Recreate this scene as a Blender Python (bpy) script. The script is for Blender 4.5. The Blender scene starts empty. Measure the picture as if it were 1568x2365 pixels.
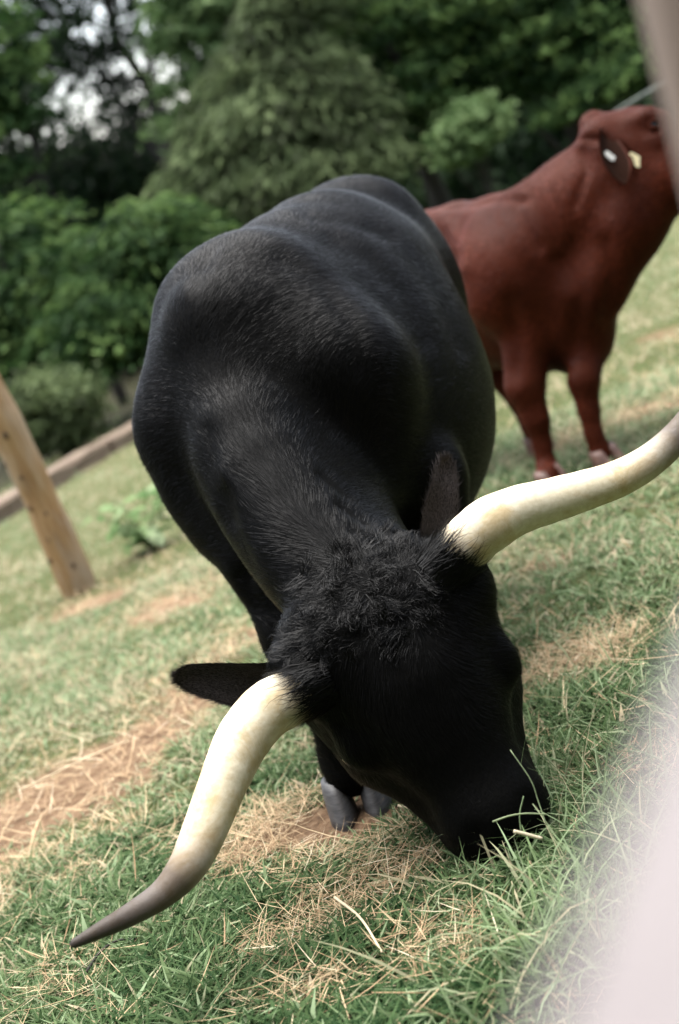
import bpy, bmesh, math, random, os
import numpy as np
from mathutils import Vector, Matrix
DBG = ''
random.seed(7); rng = np.random.default_rng(11)
sc = bpy.context.scene
C = bpy.data.collections.new('place'); sc.collection.children.link(C)

# ------------------------------------------------------------------ camera
EYE = 1.32; PITCH = math.radians(15); ROLL = math.radians(22); FPX = 2364 * 50 / 36
FWD = np.array([0, math.cos(PITCH), -math.sin(PITCH)])
_r = np.array([1., 0, 0]); _u = np.cross(_r, FWD)
RIGHT = math.cos(ROLL) * _r - math.sin(ROLL) * _u
UP = math.cos(ROLL) * _u + math.sin(ROLL) * _r
EYEP = np.array([0, 0, EYE])
cam_d = bpy.data.cameras.new('camera'); cam = bpy.data.objects.new('camera', cam_d); C.objects.link(cam)
cam_d.sensor_fit = 'VERTICAL'; cam_d.sensor_height = 36; cam_d.sensor_width = 24; cam_d.lens = 50
cam_d.clip_start = .02; cam_d.clip_end = 2000
cam.matrix_world = Matrix(((RIGHT[0], UP[0], -FWD[0], 0), (RIGHT[1], UP[1], -FWD[1], 0), (RIGHT[2], UP[2], -FWD[2], EYE), (0, 0, 0, 1)))
cam_d.dof.use_dof = True; cam_d.dof.focus_distance = 2.5; cam_d.dof.aperture_fstop = 2.5
cam_d.dof.aperture_blades = 0
sc.camera = cam

# ------------------------------------------------------------------ light
SUN_EL, SUN_AZ = math.radians(77), math.radians(-18)     # azimuth from +Y (away from camera) towards +X
w = bpy.data.worlds.new('World'); sc.world = w; w.use_nodes = True
nt = w.node_tree; bg = nt.nodes['Background']
sky = nt.nodes.new('ShaderNodeTexSky'); sky.sky_type = 'NISHITA'; sky.sun_disc = False
sky.sun_elevation = SUN_EL; sky.sun_rotation = SUN_AZ; sky.air_density = 1.0; sky.dust_density = 2.5; sky.ozone_density = 1.0
hs = nt.nodes.new('ShaderNodeHueSaturation'); hs.inputs['Saturation'].default_value = .5      # a hazy white overcast
nt.links.new(sky.outputs[0], hs.inputs['Color']); nt.links.new(hs.outputs[0], bg.inputs[0]); bg.inputs[1].default_value = .07
sd = bpy.data.lights.new('sun', 'SUN'); sd.energy = 1.5; sd.angle = math.radians(70); sd.color = (1, .97, .92)
sun = bpy.data.objects.new('sun', sd); C.objects.link(sun)
to_sun = Vector((math.sin(SUN_AZ) * math.cos(SUN_EL), math.cos(SUN_AZ) * math.cos(SUN_EL), math.sin(SUN_EL)))
sun.rotation_euler = to_sun.to_track_quat('Z', 'Y').to_euler(); sun.location = (0, 0, 30)
vs = sc.view_settings; vs.view_transform = 'Standard'; vs.look = 'None'; vs.gamma = 1; vs.exposure = 2.8
vs.use_curve_mapping = False
sc.cycles.max_bounces = 6; sc.cycles.diffuse_bounces = 3; sc.cycles.glossy_bounces = 2
sc.cycles.transparent_max_bounces = 6; sc.cycles.caustics_reflective = False; sc.cycles.caustics_refractive = False

# ------------------------------------------------------------------ helpers
SL, Y0 = .085, 2.75
def gz(x, y):
    y = np.asarray(y, float)
    return -SL * (np.minimum(y, 26) - Y0)
def at(x, y, d):                       # a point seen at a place of the (1568 wide) view, d metres along the axis
    return EYEP + (FWD + RIGHT * (x - 784) / FPX - UP * (y - 1182) / FPX) * d
def onground(x, y):
    r = FWD + RIGHT * (x - 784) / FPX - UP * (y - 1182) / FPX
    return EYEP + r * ((SL * Y0 - EYE) / (r[2] + SL * r[1]))
def nrm(v): v = np.asarray(v, float); return v / np.linalg.norm(v)
def tag(o, label=None, cat=None, group=None, kind=None):
    if label: o['label'] = label
    if cat: o['category'] = cat
    if group: o['group'] = group
    if kind: o['kind'] = kind
    return o
def empty(name, loc):
    o = bpy.data.objects.new(name, None); o.empty_display_size = .1; C.objects.link(o); o.location = loc; return o
def mesh_obj(name, V, F, mat, parent=None, smooth=True, origin=None):
    """V (n,3) world coordinates, F list/array of faces; parented objects keep world placement"""
    V = np.asarray(V, float)
    if parent is not None: off = np.array(parent_world(parent))
    elif origin is not None: off = np.array(origin, float)
    else: off = np.zeros(3)
    me = bpy.data.meshes.new(name)
    if isinstance(F, np.ndarray):
        n = F.shape[1]
        me.vertices.add(len(V)); me.vertices.foreach_set('co', (V - off).astype(np.float32).ravel())
        me.loops.add(F.size); me.loops.foreach_set('vertex_index', F.astype(np.int32).ravel())
        me.polygons.add(len(F)); me.polygons.foreach_set('loop_start', np.arange(0, F.size, n, dtype=np.int32))
        me.polygons.foreach_set('loop_total', np.full(len(F), n, np.int32))
        me.update(calc_edges=True); me.validate()
    else:
        me.from_pydata([tuple(v) for v in (V - off)], [], [tuple(f) for f in F]); me.update()
    me.polygons.foreach_set('use_smooth', np.full(len(me.polygons), smooth, bool))
    o = bpy.data.objects.new(name, me); C.objects.link(o)
    if mat: me.materials.append(mat)
    if parent is not None: o.parent = parent
    elif origin is not None: o.location = origin
    return o
def parent_world(p):
    v = Vector((0, 0, 0))
    while p is not None: v += p.location; p = p.parent
    return v
def tube(path, radii, seg=12, cap=True, flat=None, twist=0):
    """path (n,3); radii (n,) or (n,2). returns V,F"""
    P = np.asarray(path, float); n = len(P); R = np.asarray(radii, float)
    if R.ndim == 1: R = np.stack([R, R], 1)
    T = np.gradient(P, axis=0); T /= np.linalg.norm(T, axis=1)[:, None]
    up = np.array([0, 0, 1.]) if flat is None else np.asarray(flat, float)
    if abs(T[0] @ nrm(up)) > .95 and flat is None: up = np.array([1., 0, 0])
    N = up - (up @ T[0]) * T[0]; N /= np.linalg.norm(N); V = []
    for i in range(n):
        N = N - (N @ T[i]) * T[i]; N /= np.linalg.norm(N); B = np.cross(T[i], N)
        for k in range(seg):
            a = 2 * math.pi * k / seg
            V.append(P[i] + N * math.cos(a) * R[i, 0] + B * math.sin(a) * R[i, 1])
    F = [(i * seg + k, i * seg + (k + 1) % seg, (i + 1) * seg + (k + 1) % seg, (i + 1) * seg + k) for i in range(n - 1) for k in range(seg)]
    if cap: F += [tuple(range(seg))[::-1], tuple((n - 1) * seg + k for k in range(seg))]
    return np.array(V), F
def spline(pts, n):
    """Catmull-Rom through the rows of pts (any number of columns)"""
    P = np.asarray(pts, float); P = np.vstack([2 * P[0] - P[1], P, 2 * P[-1] - P[-2]]); out = []
    m = len(P) - 3
    for t in np.linspace(0, m - 1e-6, n):
        i = int(t); u = t - i; a, b, c, d = P[i:i + 4]
        out.append(.5 * (2 * b + (c - a) * u + (2 * a - 5 * b + 4 * c - d) * u * u + (3 * b - a - 3 * c + d) * u ** 3))
    return np.array(out)
# --- node helpers
def mat(name):
    m = bpy.data.materials.new(name); m.use_nodes = True; nt = m.node_tree
    b = nt.nodes['Principled BSDF']; return m, nt, b
def ramp(nt, fac, stops):
    r = nt.nodes.new('ShaderNodeValToRGB'); e = r.color_ramp.elements
    while len(e) < len(stops): e.new(.5)
    for k, (p, c) in enumerate(stops): e[k].position = p; e[k].color = (*c, 1)
    nt.links.new(fac, r.inputs[0]); return r.outputs[0]
def noise(nt, scale, detail=4, rough=.55, vec=None, coord='Object', dist=0):
    n = nt.nodes.new('ShaderNodeTexNoise'); n.inputs['Scale'].default_value = scale; n.inputs['Detail'].default_value = detail
    n.inputs['Roughness'].default_value = rough; n.inputs['Distortion'].default_value = dist
    if vec is None:
        tc = nt.nodes.new('ShaderNodeTexCoord'); vec = tc.outputs[coord]
    nt.links.new(vec, n.inputs['Vector']); return n.outputs['Fac']
def mapping(nt, scale, rot=(0, 0, 0), coord='Object'):
    tc = nt.nodes.new('ShaderNodeTexCoord'); m = nt.nodes.new('ShaderNodeMapping')
    m.inputs['Scale'].default_value = scale; m.inputs['Rotation'].default_value = rot
    nt.links.new(tc.outputs[coord], m.inputs[0]); return m.outputs[0]
def bump(nt, b, h, strength, dist=.01):
    n = nt.nodes.new('ShaderNodeBump'); n.inputs['Strength'].default_value = strength; n.inputs['Distance'].default_value = dist
    nt.links.new(h, n.inputs['Height']); nt.links.new(n.outputs[0], b.inputs['Normal'])
def mix(nt, fac, a, b, mode='MIX'):
    m = nt.nodes.new('ShaderNodeMix'); m.data_type = 'RGBA'; m.blend_type = mode
    for s, v in ((m.inputs[0], fac), (m.inputs[6], a), (m.inputs[7], b)):
        if isinstance(v, (int, float)): s.default_value = v
        elif isinstance(v, tuple): s.default_value = (*v, 1)
        else: nt.links.new(v, s)
    return m.outputs[2]
def attr(nt, name, out='Fac'):
    a = nt.nodes.new('ShaderNodeAttribute'); a.attribute_name = name; return a.outputs[out]

# ------------------------------------------------------------------ soft-union body sculpting
class Field:
    def __init__(s, lo, hi, h):
        s.lo = np.array(lo, float); s.h = h; s.n = np.ceil((np.array(hi) - s.lo) / h).astype(int) + 1
        s.D = np.full(s.n, 9., np.float32)
        s.ax = [s.lo[i] + h * np.arange(s.n[i]) for i in range(3)]
    def box(s, lo, hi):
        a = np.clip(((lo - s.lo) / s.h).astype(int), 0, s.n - 1); b = np.clip(((hi - s.lo) / s.h).astype(int) + 2, 1, s.n)
        sl = tuple(slice(i, j) for i, j in zip(a, b))
        g = np.meshgrid(*[s.ax[i][sl[i]] for i in range(3)], indexing='ij')
        return sl, np.stack(g, -1).astype(np.float32)
    def put(s, sl, d, k, sub):
        D = s.D[sl]
        if sub: d = -d; h = np.clip(.5 - .5 * (d - D) / k, 0, 1); s.D[sl] = d * (1 - h) + D * h + k * h * (1 - h)
        else: h = np.clip(.5 + .5 * (D - d) / k, 0, 1); s.D[sl] = D * (1 - h) + d * h - k * h * (1 - h)
    def ell(s, c, r, axes=None, k=.06, sub=False):
        c = np.array(c, float); r = np.array(r, float); M = np.eye(3) if axes is None else np.array(axes, float)
        m = r.max() + k + .05; sl, P = s.box(c - m, c + m)
        q = (P - c) @ M.T; k0 = np.linalg.norm(q / r, axis=-1); k1 = np.linalg.norm(q / r ** 2, axis=-1)
        s.put(sl, k0 * (k0 - 1) / np.maximum(k1, 1e-6), k, sub)
    def cone(s, a, b, ra, rb, k=.05, sub=False, flat=None, f=1):
        """round cone a-b; flat=(axis) squeezes the section along that axis by factor f"""
        a = np.array(a, float); b = np.array(b, float); m = max(ra, rb) * max(1, 1 / f) + k + .05
        sl, P = s.box(np.minimum(a, b) - m, np.maximum(a, b) + m)
        ba = b - a; t = np.clip(((P - a) @ ba) / (ba @ ba), 0, 1); q = P - a - t[..., None] * ba
        if flat is not None:
            ax = nrm(flat); c = q @ ax; q = q + (c * (1 / f - 1))[..., None] * ax
        d = np.linalg.norm(q, axis=-1) - (ra + (rb - ra) * t)
        if flat is not None: d = d * min(f, 1)
        s.put(sl, d, k, sub)
    def chain(s, pts, k=.05, **kw):
        for (p, r), (q, t) in zip(pts[:-1], pts[1:]): s.cone(p, q, r, t, k, **kw)
    def surface(s, smooth=2):
        D = s.D; S = D < 0; nx, ny, nz = s.n
        cnt = sum(S[i:nx - 1 + i, j:ny - 1 + j, l:nz - 1 + l].astype(np.int8) for i in (0, 1) for j in (0, 1) for l in (0, 1))
        act = np.argwhere((cnt > 0) & (cnt < 8)); ids = np.full((nx - 1, ny - 1, nz - 1), -1, np.int32); ids[tuple(act.T)] = np.arange(len(act))
        acc = np.zeros((len(act), 3)); num = np.zeros(len(act)); cor = [np.array((i, j, l)) for i in (0, 1) for j in (0, 1) for l in (0, 1)]
        for a in cor:
            for b in cor:
                if (b - a).sum() == 1 and ((b - a) >= 0).all():
                    da = D[tuple((act + a).T)]; db = D[tuple((act + b).T)]; m = (da < 0) != (db < 0)
                    t = np.where(m, da / np.where(m, da - db, 1), 0)
                    acc += np.where(m[:, None], a + t[:, None] * (b - a), 0); num += m
        V = s.lo + s.h * (act + acc / num[:, None]); Q = []
        for ax in range(3):
            o = [np.zeros(3, int) for _ in range(4)]; u, v = (ax + 1) % 3, (ax + 2) % 3
            o[1][u] = -1; o[2][u] = -1; o[2][v] = -1; o[3][v] = -1
            A = [slice(None)] * 3; B = [slice(None)] * 3; A[ax] = slice(0, -1); B[ax] = slice(1, None)
            sa, sb = S[tuple(A)], S[tuple(B)]
            for flip in (0, 1):
                e = np.argwhere((sa & ~sb) if not flip else (~sa & sb)); e = e[(e[:, u] > 0) & (e[:, v] > 0) & (e[:, u] < s.n[u] - 1) & (e[:, v] < s.n[v] - 1)]
                q = np.stack([ids[tuple((e + k).T)] for k in o], 1); Q.append(q if flip else q[:, ::-1])
        F = np.vstack(Q)[:, ::-1]; F = F[(F >= 0).all(1)]
        E = np.vstack([F[:, [0, 1]], F[:, [1, 2]], F[:, [2, 3]], F[:, [3, 0]]])
        for _ in range(smooth):
            a = np.zeros_like(V); n = np.zeros(len(V))
            for i in range(3): a[:, i] = np.bincount(E[:, 0], V[E[:, 1], i], len(V)) + np.bincount(E[:, 1], V[E[:, 0], i], len(V))
            n = np.bincount(E[:, 0], minlength=len(V)) + np.bincount(E[:, 1], minlength=len(V))
            V = .5 * V + .5 * a / n[:, None]
        return V, F
def vnormals(V, F):
    N = np.zeros_like(V); a = V[F[:, 2]] - V[F[:, 0]]; b = V[F[:, 3 if F.shape[1] == 4 else 1]] - V[F[:, 1 if F.shape[1] == 4 else 0]]
    fn = np.cross(a, b)
    if F.shape[1] == 3: fn = -fn
    for k in range(F.shape[1]):
        for i in range(3): N[:, i] += np.bincount(F[:, k], fn[:, i], len(V))
    return N / np.maximum(np.linalg.norm(N, axis=1), 1e-9)[:, None], fn

#@@ANIMALS
# ------------------------------------------------------------------ black bull
bull = empty('black_bull', (-.1, 2.93, float(gz(0, 2.93))))
tag(bull, 'black long-horned bull grazing with its head lowered to the grass', 'bull')
BB = np.array([.36, .933, 0]); BL = np.array([.933, -.36, 0]); BZ = np.array([0, 0, 1.]); BAX = (BB, BL, BZ)
def L(b, l, z): return np.array([-.10, 2.93, 0]) + BB * b + BL * l + BZ * z
f = Field((-.75, 1.9, -.25), (1.0, 4.65, 1.35), .0105)
# trunk
f.ell(L(.18, .03, .76), (.34, .24, .36), BAX, .05)
f.ell(L(.52, .03, .73), (.56, .30, .37), BAX, .12)
f.ell(L(.68, .05, .88), (.46, .24, .22), BAX, .12)
f.ell(L(1.06, .03, .80), (.30, .24, .31), BAX, .1)
f.ell(L(.44, .16, .62), (.46, .22, .30), BAX, .1)
f.chain([(L(.02, .0, 1.00), .09), (L(.2, .0, 1.01), .10), (L(.45, .03, .985), .115), (L(.7, .05, .985), .12), (L(1.0, .04, .985), .11), (L(1.3, 0, .93), .07)], .1)
for s in (-1, 1):
    f.ell(L(1.0, s * .13, 1.0), (.10, .08, .08), BAX, .09)                     # hook bones
    f.chain([(L(.16, s * .08, 1.00), .09), (L(.06, s * .155 + .03, .80), .13), (L(-.02, s * .125 + .03, .60), .11)], .1)   # shoulder blades
    f.ell(L(1.08, s * .12 - .02, .68), (.22, .11, .28), BAX, .08)                     # thighs
f.ell(L(-.04, .05, .62), (.18, .14, .20), BAX, .1)                                # brisket
# neck
CREST = spline([L(.08, 0, 1.02), at(560, 950, 2.78), at(660, 1130, 2.66), at(770, 1280, 2.56), at(880, 1385, 2.5)], 9)
for i in range(8):
    t0, t1 = i / 8, (i + 1) / 8
    def nr(t): return .215 - .08 * t
    d0, d1 = np.array([.03, .06, -.16]), np.array([.02, .1, -.10])
    c0 = CREST[i] + (d0 * (1 - t0) + d1 * t0) * nr(t0) / .17; c1 = CREST[i + 1] + (d0 * (1 - t1) + d1 * t1) * nr(t1) / .17
    f.cone(c0, c1, nr(t0), nr(t1), .05, flat=nrm(BL + .4 * BZ), f=.66)
    f.cone(CREST[i] - np.array([0, 0, .05]), CREST[i + 1] - np.array([0, 0, .05]), .055, .055, .08)
# head
HP = at(890, 1445, 2.46); HM = at(1172, 1915, 2.42); HA = nrm(HM - HP)
HLAT = at(1065, 1275, 2.47) - at(665, 1620, 2.43); HLAT = nrm(HLAT - (HLAT @ HA) * HA); HN = np.cross(HLAT, HA); HN = HN if HN @ FWD < 0 else -HN
HLEN = np.linalg.norm(HM - HP); HAX = (HA, HLAT, HN)
def Hd(a, l, n): return HP + HA * a * HLEN + HLAT * l + HN * n      # a along face 0..1, l to his left, n out of the face
f.ell(Hd(.02, 0, -.07), (.135, .205, .115), HAX, .05)          # poll and forehead
f.ell(Hd(.26, 0, -.07), (.18, .152, .125), HAX, .05)
f.cone(Hd(.3, 0, -.06), Hd(.85, 0, -.035), .118, .078, .05, flat=HLAT, f=1.05)
f.ell(Hd(.93, 0, -.03), (.08, .095, .08), HAX, .04)         # muzzle
f.ell(Hd(1.0, 0, -.075), (.05, .085, .05), HAX, .04)        # lower lip
for s in (-1, 1):
    f.cone(Hd(.1, s * .12, -.19), Hd(.45, s * .10, -.19), .09, .08, .06)        # jaw
    f.cone(Hd(.45, s * .09, -.17), Hd(.9, s * .05, -.11), .07, .05, .05)
    f.ell(Hd(.36, s * .148, -.05), (.055, .03, .045), HAX, .035)    # brow over the eye
    f.ell(Hd(.385, s * .160, -.06), (.026, .016, .022), HAX, .02)
    f.cone(Hd(.0, s * .12, -.05), Hd(-.01, s * .14, -.05), .066, .05, .08)    # horn bosses
    f.ell(Hd(.95, s * .055, .045), (.02, .013, .018), HAX, .015, sub=True)      # nostrils
f.cone(at(880, 1400, 2.6), Hd(.1, 0, -.12), .115, .125, .07)
# legs
FR = [(L(0, -.13, .68), .11), (at(620, 1290, 2.93), .085), (at(690, 1470, 2.88), .068), (at(745, 1565, 2.85), .060), (at(783, 1670, 2.86), .045), (at(801, 1748, 2.88), .050), (at(811, 1788, 2.868), .046)]
f.chain(FR, .04)
FL = [(L(.04, .14, .66), .11), (at(975, 1110, 3.05), .09), (at(1020, 1250, 3.05), .065), (L(.05, .13, .32), .055), (L(.05, .13, .13), .045), (L(.04, .13, .05), .05)]
f.chain(FL, .04)
for s in (-1, 1):
    hx = L(.98, s * .12 - .12, 0); g = float(gz(0, hx[1]))
    f.chain([(L(1.06, s * .12, .60), .12), (L(.98, s * .12 - .06, .42), .09), (L(1.08, s * .12 - .10, .26 + g), .06), (hx + BZ * (.20 + g), .05), (hx + BZ * (.11 + g), .044), (hx - BB * .03 + BZ * (.06 + g), .05)], .04)
f.chain([(L(1.36, 0, .9), .04), (L(1.42, -.02, .7), .03), (L(1.40, -.04, .3), .02)], .03)
bullV, bullF = f.surface(3)
def crease(V, F, lines):
    """press shallow folds (or raise ridges, negative depth) into a hide along lines seen from the camera side"""
    N, _ = vnormals(V, F); R_ = V - EYEP; d = R_ @ FWD; u = 784 + FPX * (R_ @ RIGHT) / d; v = 1182 - FPX * (R_ @ UP) / d
    front = np.clip(-(N * R_).sum(1) / np.linalg.norm(R_, axis=1) * 3, 0, 1); V = V.copy()
    for pts, wpx, dep in lines:
        best = np.full(len(V), 1e9)
        for (x0, y0), (x1, y1) in zip(pts[:-1], pts[1:]):
            L2 = (x1 - x0) ** 2 + (y1 - y0) ** 2; t = np.clip(((u - x0) * (x1 - x0) + (v - y0) * (y1 - y0)) / L2, 0, 1)
            best = np.minimum(best, np.hypot(u - x0 - t * (x1 - x0), v - y0 - t * (y1 - y0)))
        V -= N * (dep * front * np.exp(-(best / wpx) ** 2))[:, None]
    return V
bullV = crease(bullV, bullF, [
    ([(500, 560), (465, 610), (445, 660)], 18, .006), ([(470, 590), (440, 640), (425, 690)], 18, -.003),
    ([(740, 1095), (775, 1125), (805, 1150)], 10, .006), ([(785, 1170), (815, 1190), (850, 1215)], 10, .006), ([(815, 1230), (850, 1242), (885, 1262)], 10, .006),
    ([(560, 1330), (600, 1400), (650, 1470)], 18, .007), ([(520, 1150), (540, 1230), (580, 1330)], 20, .007), ([(480, 1000), (490, 1100), (520, 1200)], 22, .006),
    ([(760, 560), (850, 600), (930, 680), (980, 790)], 24, .006), ([(860, 520), (950, 590), (1020, 690), (1060, 800)], 24, .006), ([(650, 600), (740, 650), (800, 740), (830, 850)], 28, .006),
    ([(700, 480), (720, 500), (800, 510), (900, 540)], 18, .006)])
# coat, horn, hoof materials
def coat_mat(name, dark, light, rough, spec):
    m, nt, b = mat(name)
    n1 = noise(nt, 9, 5, .6); n2 = noise(nt, 220, 2, .6, vec=mapping(nt, (1, 1, .35)))
    nt.links.new(ramp(nt, mix(nt, .4, n1, n2), [(.25, dark), (.75, light)]), b.inputs['Base Color'])
    b.inputs['Roughness'].default_value = rough; b.inputs['Specular IOR Level'].default_value = spec
    bump(nt, b, n2, .35, .004); return m
def hair_mat(name, c0, c1, rough, spec):
    m, nt, b = mat(name)
    nt.links.new(mix(nt, attr(nt, 'tone'), c0, c1), b.inputs['Base Color'])
    b.inputs['Roughness'].default_value = rough; b.inputs['Specular IOR Level'].default_value = spec; return m
M_bull = coat_mat('black_hide', (.001, .001, .001), (.002, .002, .0018), .65, .04)
M_earhair = hair_mat('ear_hair', (.007, .006, .0055), (.040, .034, .033), .65, .1)
M_ear = coat_mat('ear_hide', (.009, .0078, .0072), (.013, .0115, .011), .7, .06)
M_bullhair = hair_mat('black_hair', (.0008, .0008, .0008), (.0036, .0034, .0032), .38, .10)
m, nt, b = mat('hoof_horn'); b.inputs['Roughness'].default_value = .5
nt.links.new(ramp(nt, noise(nt, 40, 4, .6, vec=mapping(nt, (1, 1, 6))), [(.3, (.03, .029, .03)), (.7, (.085, .082, .083))]), b.inputs['Base Color']); M_hoof = m
m, nt, b = mat('horn_keratin'); b.inputs['Roughness'].default_value = .55; b.inputs['Specular IOR Level'].default_value = .22
base = ramp(nt, attr(nt, 'along'), [(0, (.46, .35, .28)), (.07, (.62, .55, .46)), (.2, (.66, .60, .47)), (.55, (.62, .55, .40)), (.64, (.42, .37, .29)), (.72, (.13, .11, .095)), (.86, (.075, .062, .055)), (1, (.045, .038, .035))])
st = ramp(nt, noise(nt, 13, 6, .65, vec=mapping(nt, (1, 1, 1)), dist=.6), [(.44, (1, 1, 1)), (.62, (.74, .62, .44))])
st2 = ramp(nt, noise(nt, 90, 3, .6), [(.35, (.9, .88, .84)), (.6, (1, 1, 1))])
nt.links.new(mix(nt, 1.0, mix(nt, .8, base, st, 'MULTIPLY'), st2, 'MULTIPLY'), b.inputs['Base Color'])
bump(nt, b, noise(nt, 70, 4, .6, vec=mapping(nt, (1, 1, 1))), .25, .004); M_horn = m
m, nt, b = mat('wet_eye'); b.inputs['Base Color'].default_value = (.006, .004, .003, 1); b.inputs['Roughness'].default_value = .12; M_eye = m

bull_body = mesh_obj('body', bullV, bullF, M_bull, bull)
def set_attr(o, name, vals):
    a = o.data.attributes.new(name, 'FLOAT', 'POINT'); a.data.foreach_set('value', np.asarray(vals, np.float32))
def px2r(w, d): return w / 2 * d / FPX
def horn(rows, parent):
    P = spline([(*at(x, y, d), px2r(wd, d)) for x, y, d, wd in rows], 110)
    rad = P[:, 3].copy(); n = len(rad)
    rad *= 1 + np.convolve(rng.normal(0, .016, n + 2), (.25, .5, .25), 'valid') * np.interp(np.arange(n) / n, [0, .12, .4, 1], [.2, 1, .5, .1])     # growth rings near the base
    rad[-1] *= .4
    V, F = tube(P[:, :3], rad, 28)
    o = mesh_obj('horn', V, F, M_horn, parent); al = np.concatenate([[0], np.cumsum(np.linalg.norm(np.diff(P[:, :3], axis=0), axis=1))]); set_attr(o, 'along', np.repeat(al / al[-1], 28)); return o
horn([(760, 1560, 2.56, 106), (682, 1606, 2.47, 126), (617, 1640, 2.44, 133), (563, 1705, 2.41, 128), (527, 1780, 2.38, 118), (495, 1860, 2.35, 109), (463, 1940, 2.32, 102), (427, 2008, 2.29, 87), (375, 2064, 2.27, 67), (307, 2108, 2.25, 54), (237, 2145, 2.22, 40), (162, 2183, 2.2, 20)], bull)
horn([(985, 1345, 2.58, 100), (1060, 1274, 2.51, 122), (1120, 1218, 2.49, 128), (1190, 1180, 2.5, 116), (1270, 1156, 2.51, 104), (1350, 1132, 2.52, 94), (1430, 1104, 2.53, 86), (1500, 1064, 2.54, 78), (1560, 1010, 2.55, 70), (1610, 940, 2.56, 56), (1650, 860, 2.57, 38), (1680, 780, 2.58, 16)], bull)
def ear(rows, facing, parent, material, cup=.35, name='ear'):
    """rows x,y,d,width px along the ear; facing = direction the open side looks at"""
    P = spline([(*at(x, y, d), px2r(wd, d)) for x, y, d, wd in rows], 16); T = np.gradient(P[:, :3], axis=0); V = []; n = 9
    for side in (1, -1):
        for i in range(16):
            t = nrm(T[i]); a = nrm(np.cross(t, facing)); fn = np.cross(a, t); w_ = max(P[i, 3], .004)
            for k in range(n):
                u = -1 + 2 * k / (n - 1)
                V.append(P[i, :3] + a * u * w_ + fn * (cup * w_ * (u * u - .5) + side * .006 * math.sqrt(max(0, 1 - u * u)) ))
    V = np.array(V); F = []
    for sd_ in (0, 1):
        o = sd_ * 16 * n
        for i in range(15):
            for k in range(n - 1):
                q = (o + i * n + k, o + i * n + k + 1, o + (i + 1) * n + k + 1, o + (i + 1) * n + k); F.append(q if sd_ else q[::-1])
    h = 16 * n
    for i in range(15):
        for k in (0, n - 1): F.append((i * n + k, (i + 1) * n + k, h + (i + 1) * n + k, h + i * n + k))
    for k in range(n - 1): F.append((15 * n + k, 15 * n + k + 1, h + 15 * n + k + 1, h + 15 * n + k))
    return mesh_obj(name, V, F, material, parent), V, np.array([q for q in F if len(q) == 4])
earR, eRV, eRF = ear([(735, 1560, 2.54, 95), (640, 1572, 2.55, 112), (560, 1578, 2.57, 122), (490, 1570, 2.59, 98), (435, 1562, 2.6, 70), (406, 1562, 2.6, 28)], nrm(-FWD * 1.0 - UP * .45), bull, M_ear)
earL, eLV, eLF = ear([(985, 1370, 2.52, 70), (1000, 1270, 2.55, 88), (1012, 1190, 2.57, 96), (1022, 1130, 2.58, 74), (1024, 1085, 2.59, 58), (1022, 1060, 2.59, 22)], nrm(-FWD + RIGHT * .55), bull, M_ear)
for s in (-1, 1):
    c = Hd(.40, s * .162, -.06); u = np.linspace(0, math.pi, 9); V = []; 
    for a in u:
        for k in range(12): V.append(c + .02 * (HN * math.cos(a) + math.sin(a) * (HA * math.cos(k * math.pi / 6) + HLAT * math.sin(k * math.pi / 6))))
    mesh_obj('eye', V, [(i * 12 + k, i * 12 + (k + 1) % 12, (i + 1) * 12 + (k + 1) % 12, (i + 1) * 12 + k) for i in range(8) for k in range(12)], M_eye, bull)
def hoof(centre, fwd, parent, material, sc_=1.0, sides=(-1, 1)):
    """a cloven hoof: two claws side by side, toes towards fwd"""
    fwd = nrm((fwd[0], fwd[1], 0)); side = np.array([-fwd[1], fwd[0], 0])
    for s in sides:
        V = []; n = 14; prof = [(.092, .030, .026, -.012), (.075, .036, .030, -.004), (.05, .044, .032, .004), (.025, .052, .034, .012), (.004, .058, .035, .018), (0, .052, .031, .016)]
        for z, rl, rw, off in prof:
            for k in range(n):
                a = 2 * math.pi * k / n; ca, sa = math.cos(a), math.sin(a)
                toe = max(ca, 0) ** 3 * .35
                wv = sa * rw * (1 - toe * .5)
                if wv * s < 0: wv *= .8
                V.append(np.array(centre) + sc_ * (fwd * (ca * rl * (1 + toe * .3) + off) + side * (s * .034 + wv) + np.array([0, 0, z])))
        F = [(i * n + k, (i + 1) * n + k, (i + 1) * n + (k + 1) % n, i * n + (k + 1) % n) for i in range(len(prof) - 1) for k in range(n)] + [tuple(range(n)), tuple((len(prof) - 1) * n + k for k in range(n))[::-1]]
        mesh_obj('hoof', V, F, material, parent)
h0 = onground(840, 1876); hoof(h0, (-.05, -1), bull, M_hoof, .98)
h1 = L(.04, .13, 0); hoof((h1[0], h1[1], float(gz(0, h1[1]))), -BB, bull, M_hoof, .95)
for s in (-1, 1):
    hx = L(.98, s * .12 - .12, 0) - BB * .03; hoof((hx[0], hx[1], float(gz(0, hx[1]))), -BB, bull, M_hoof, .95)

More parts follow.
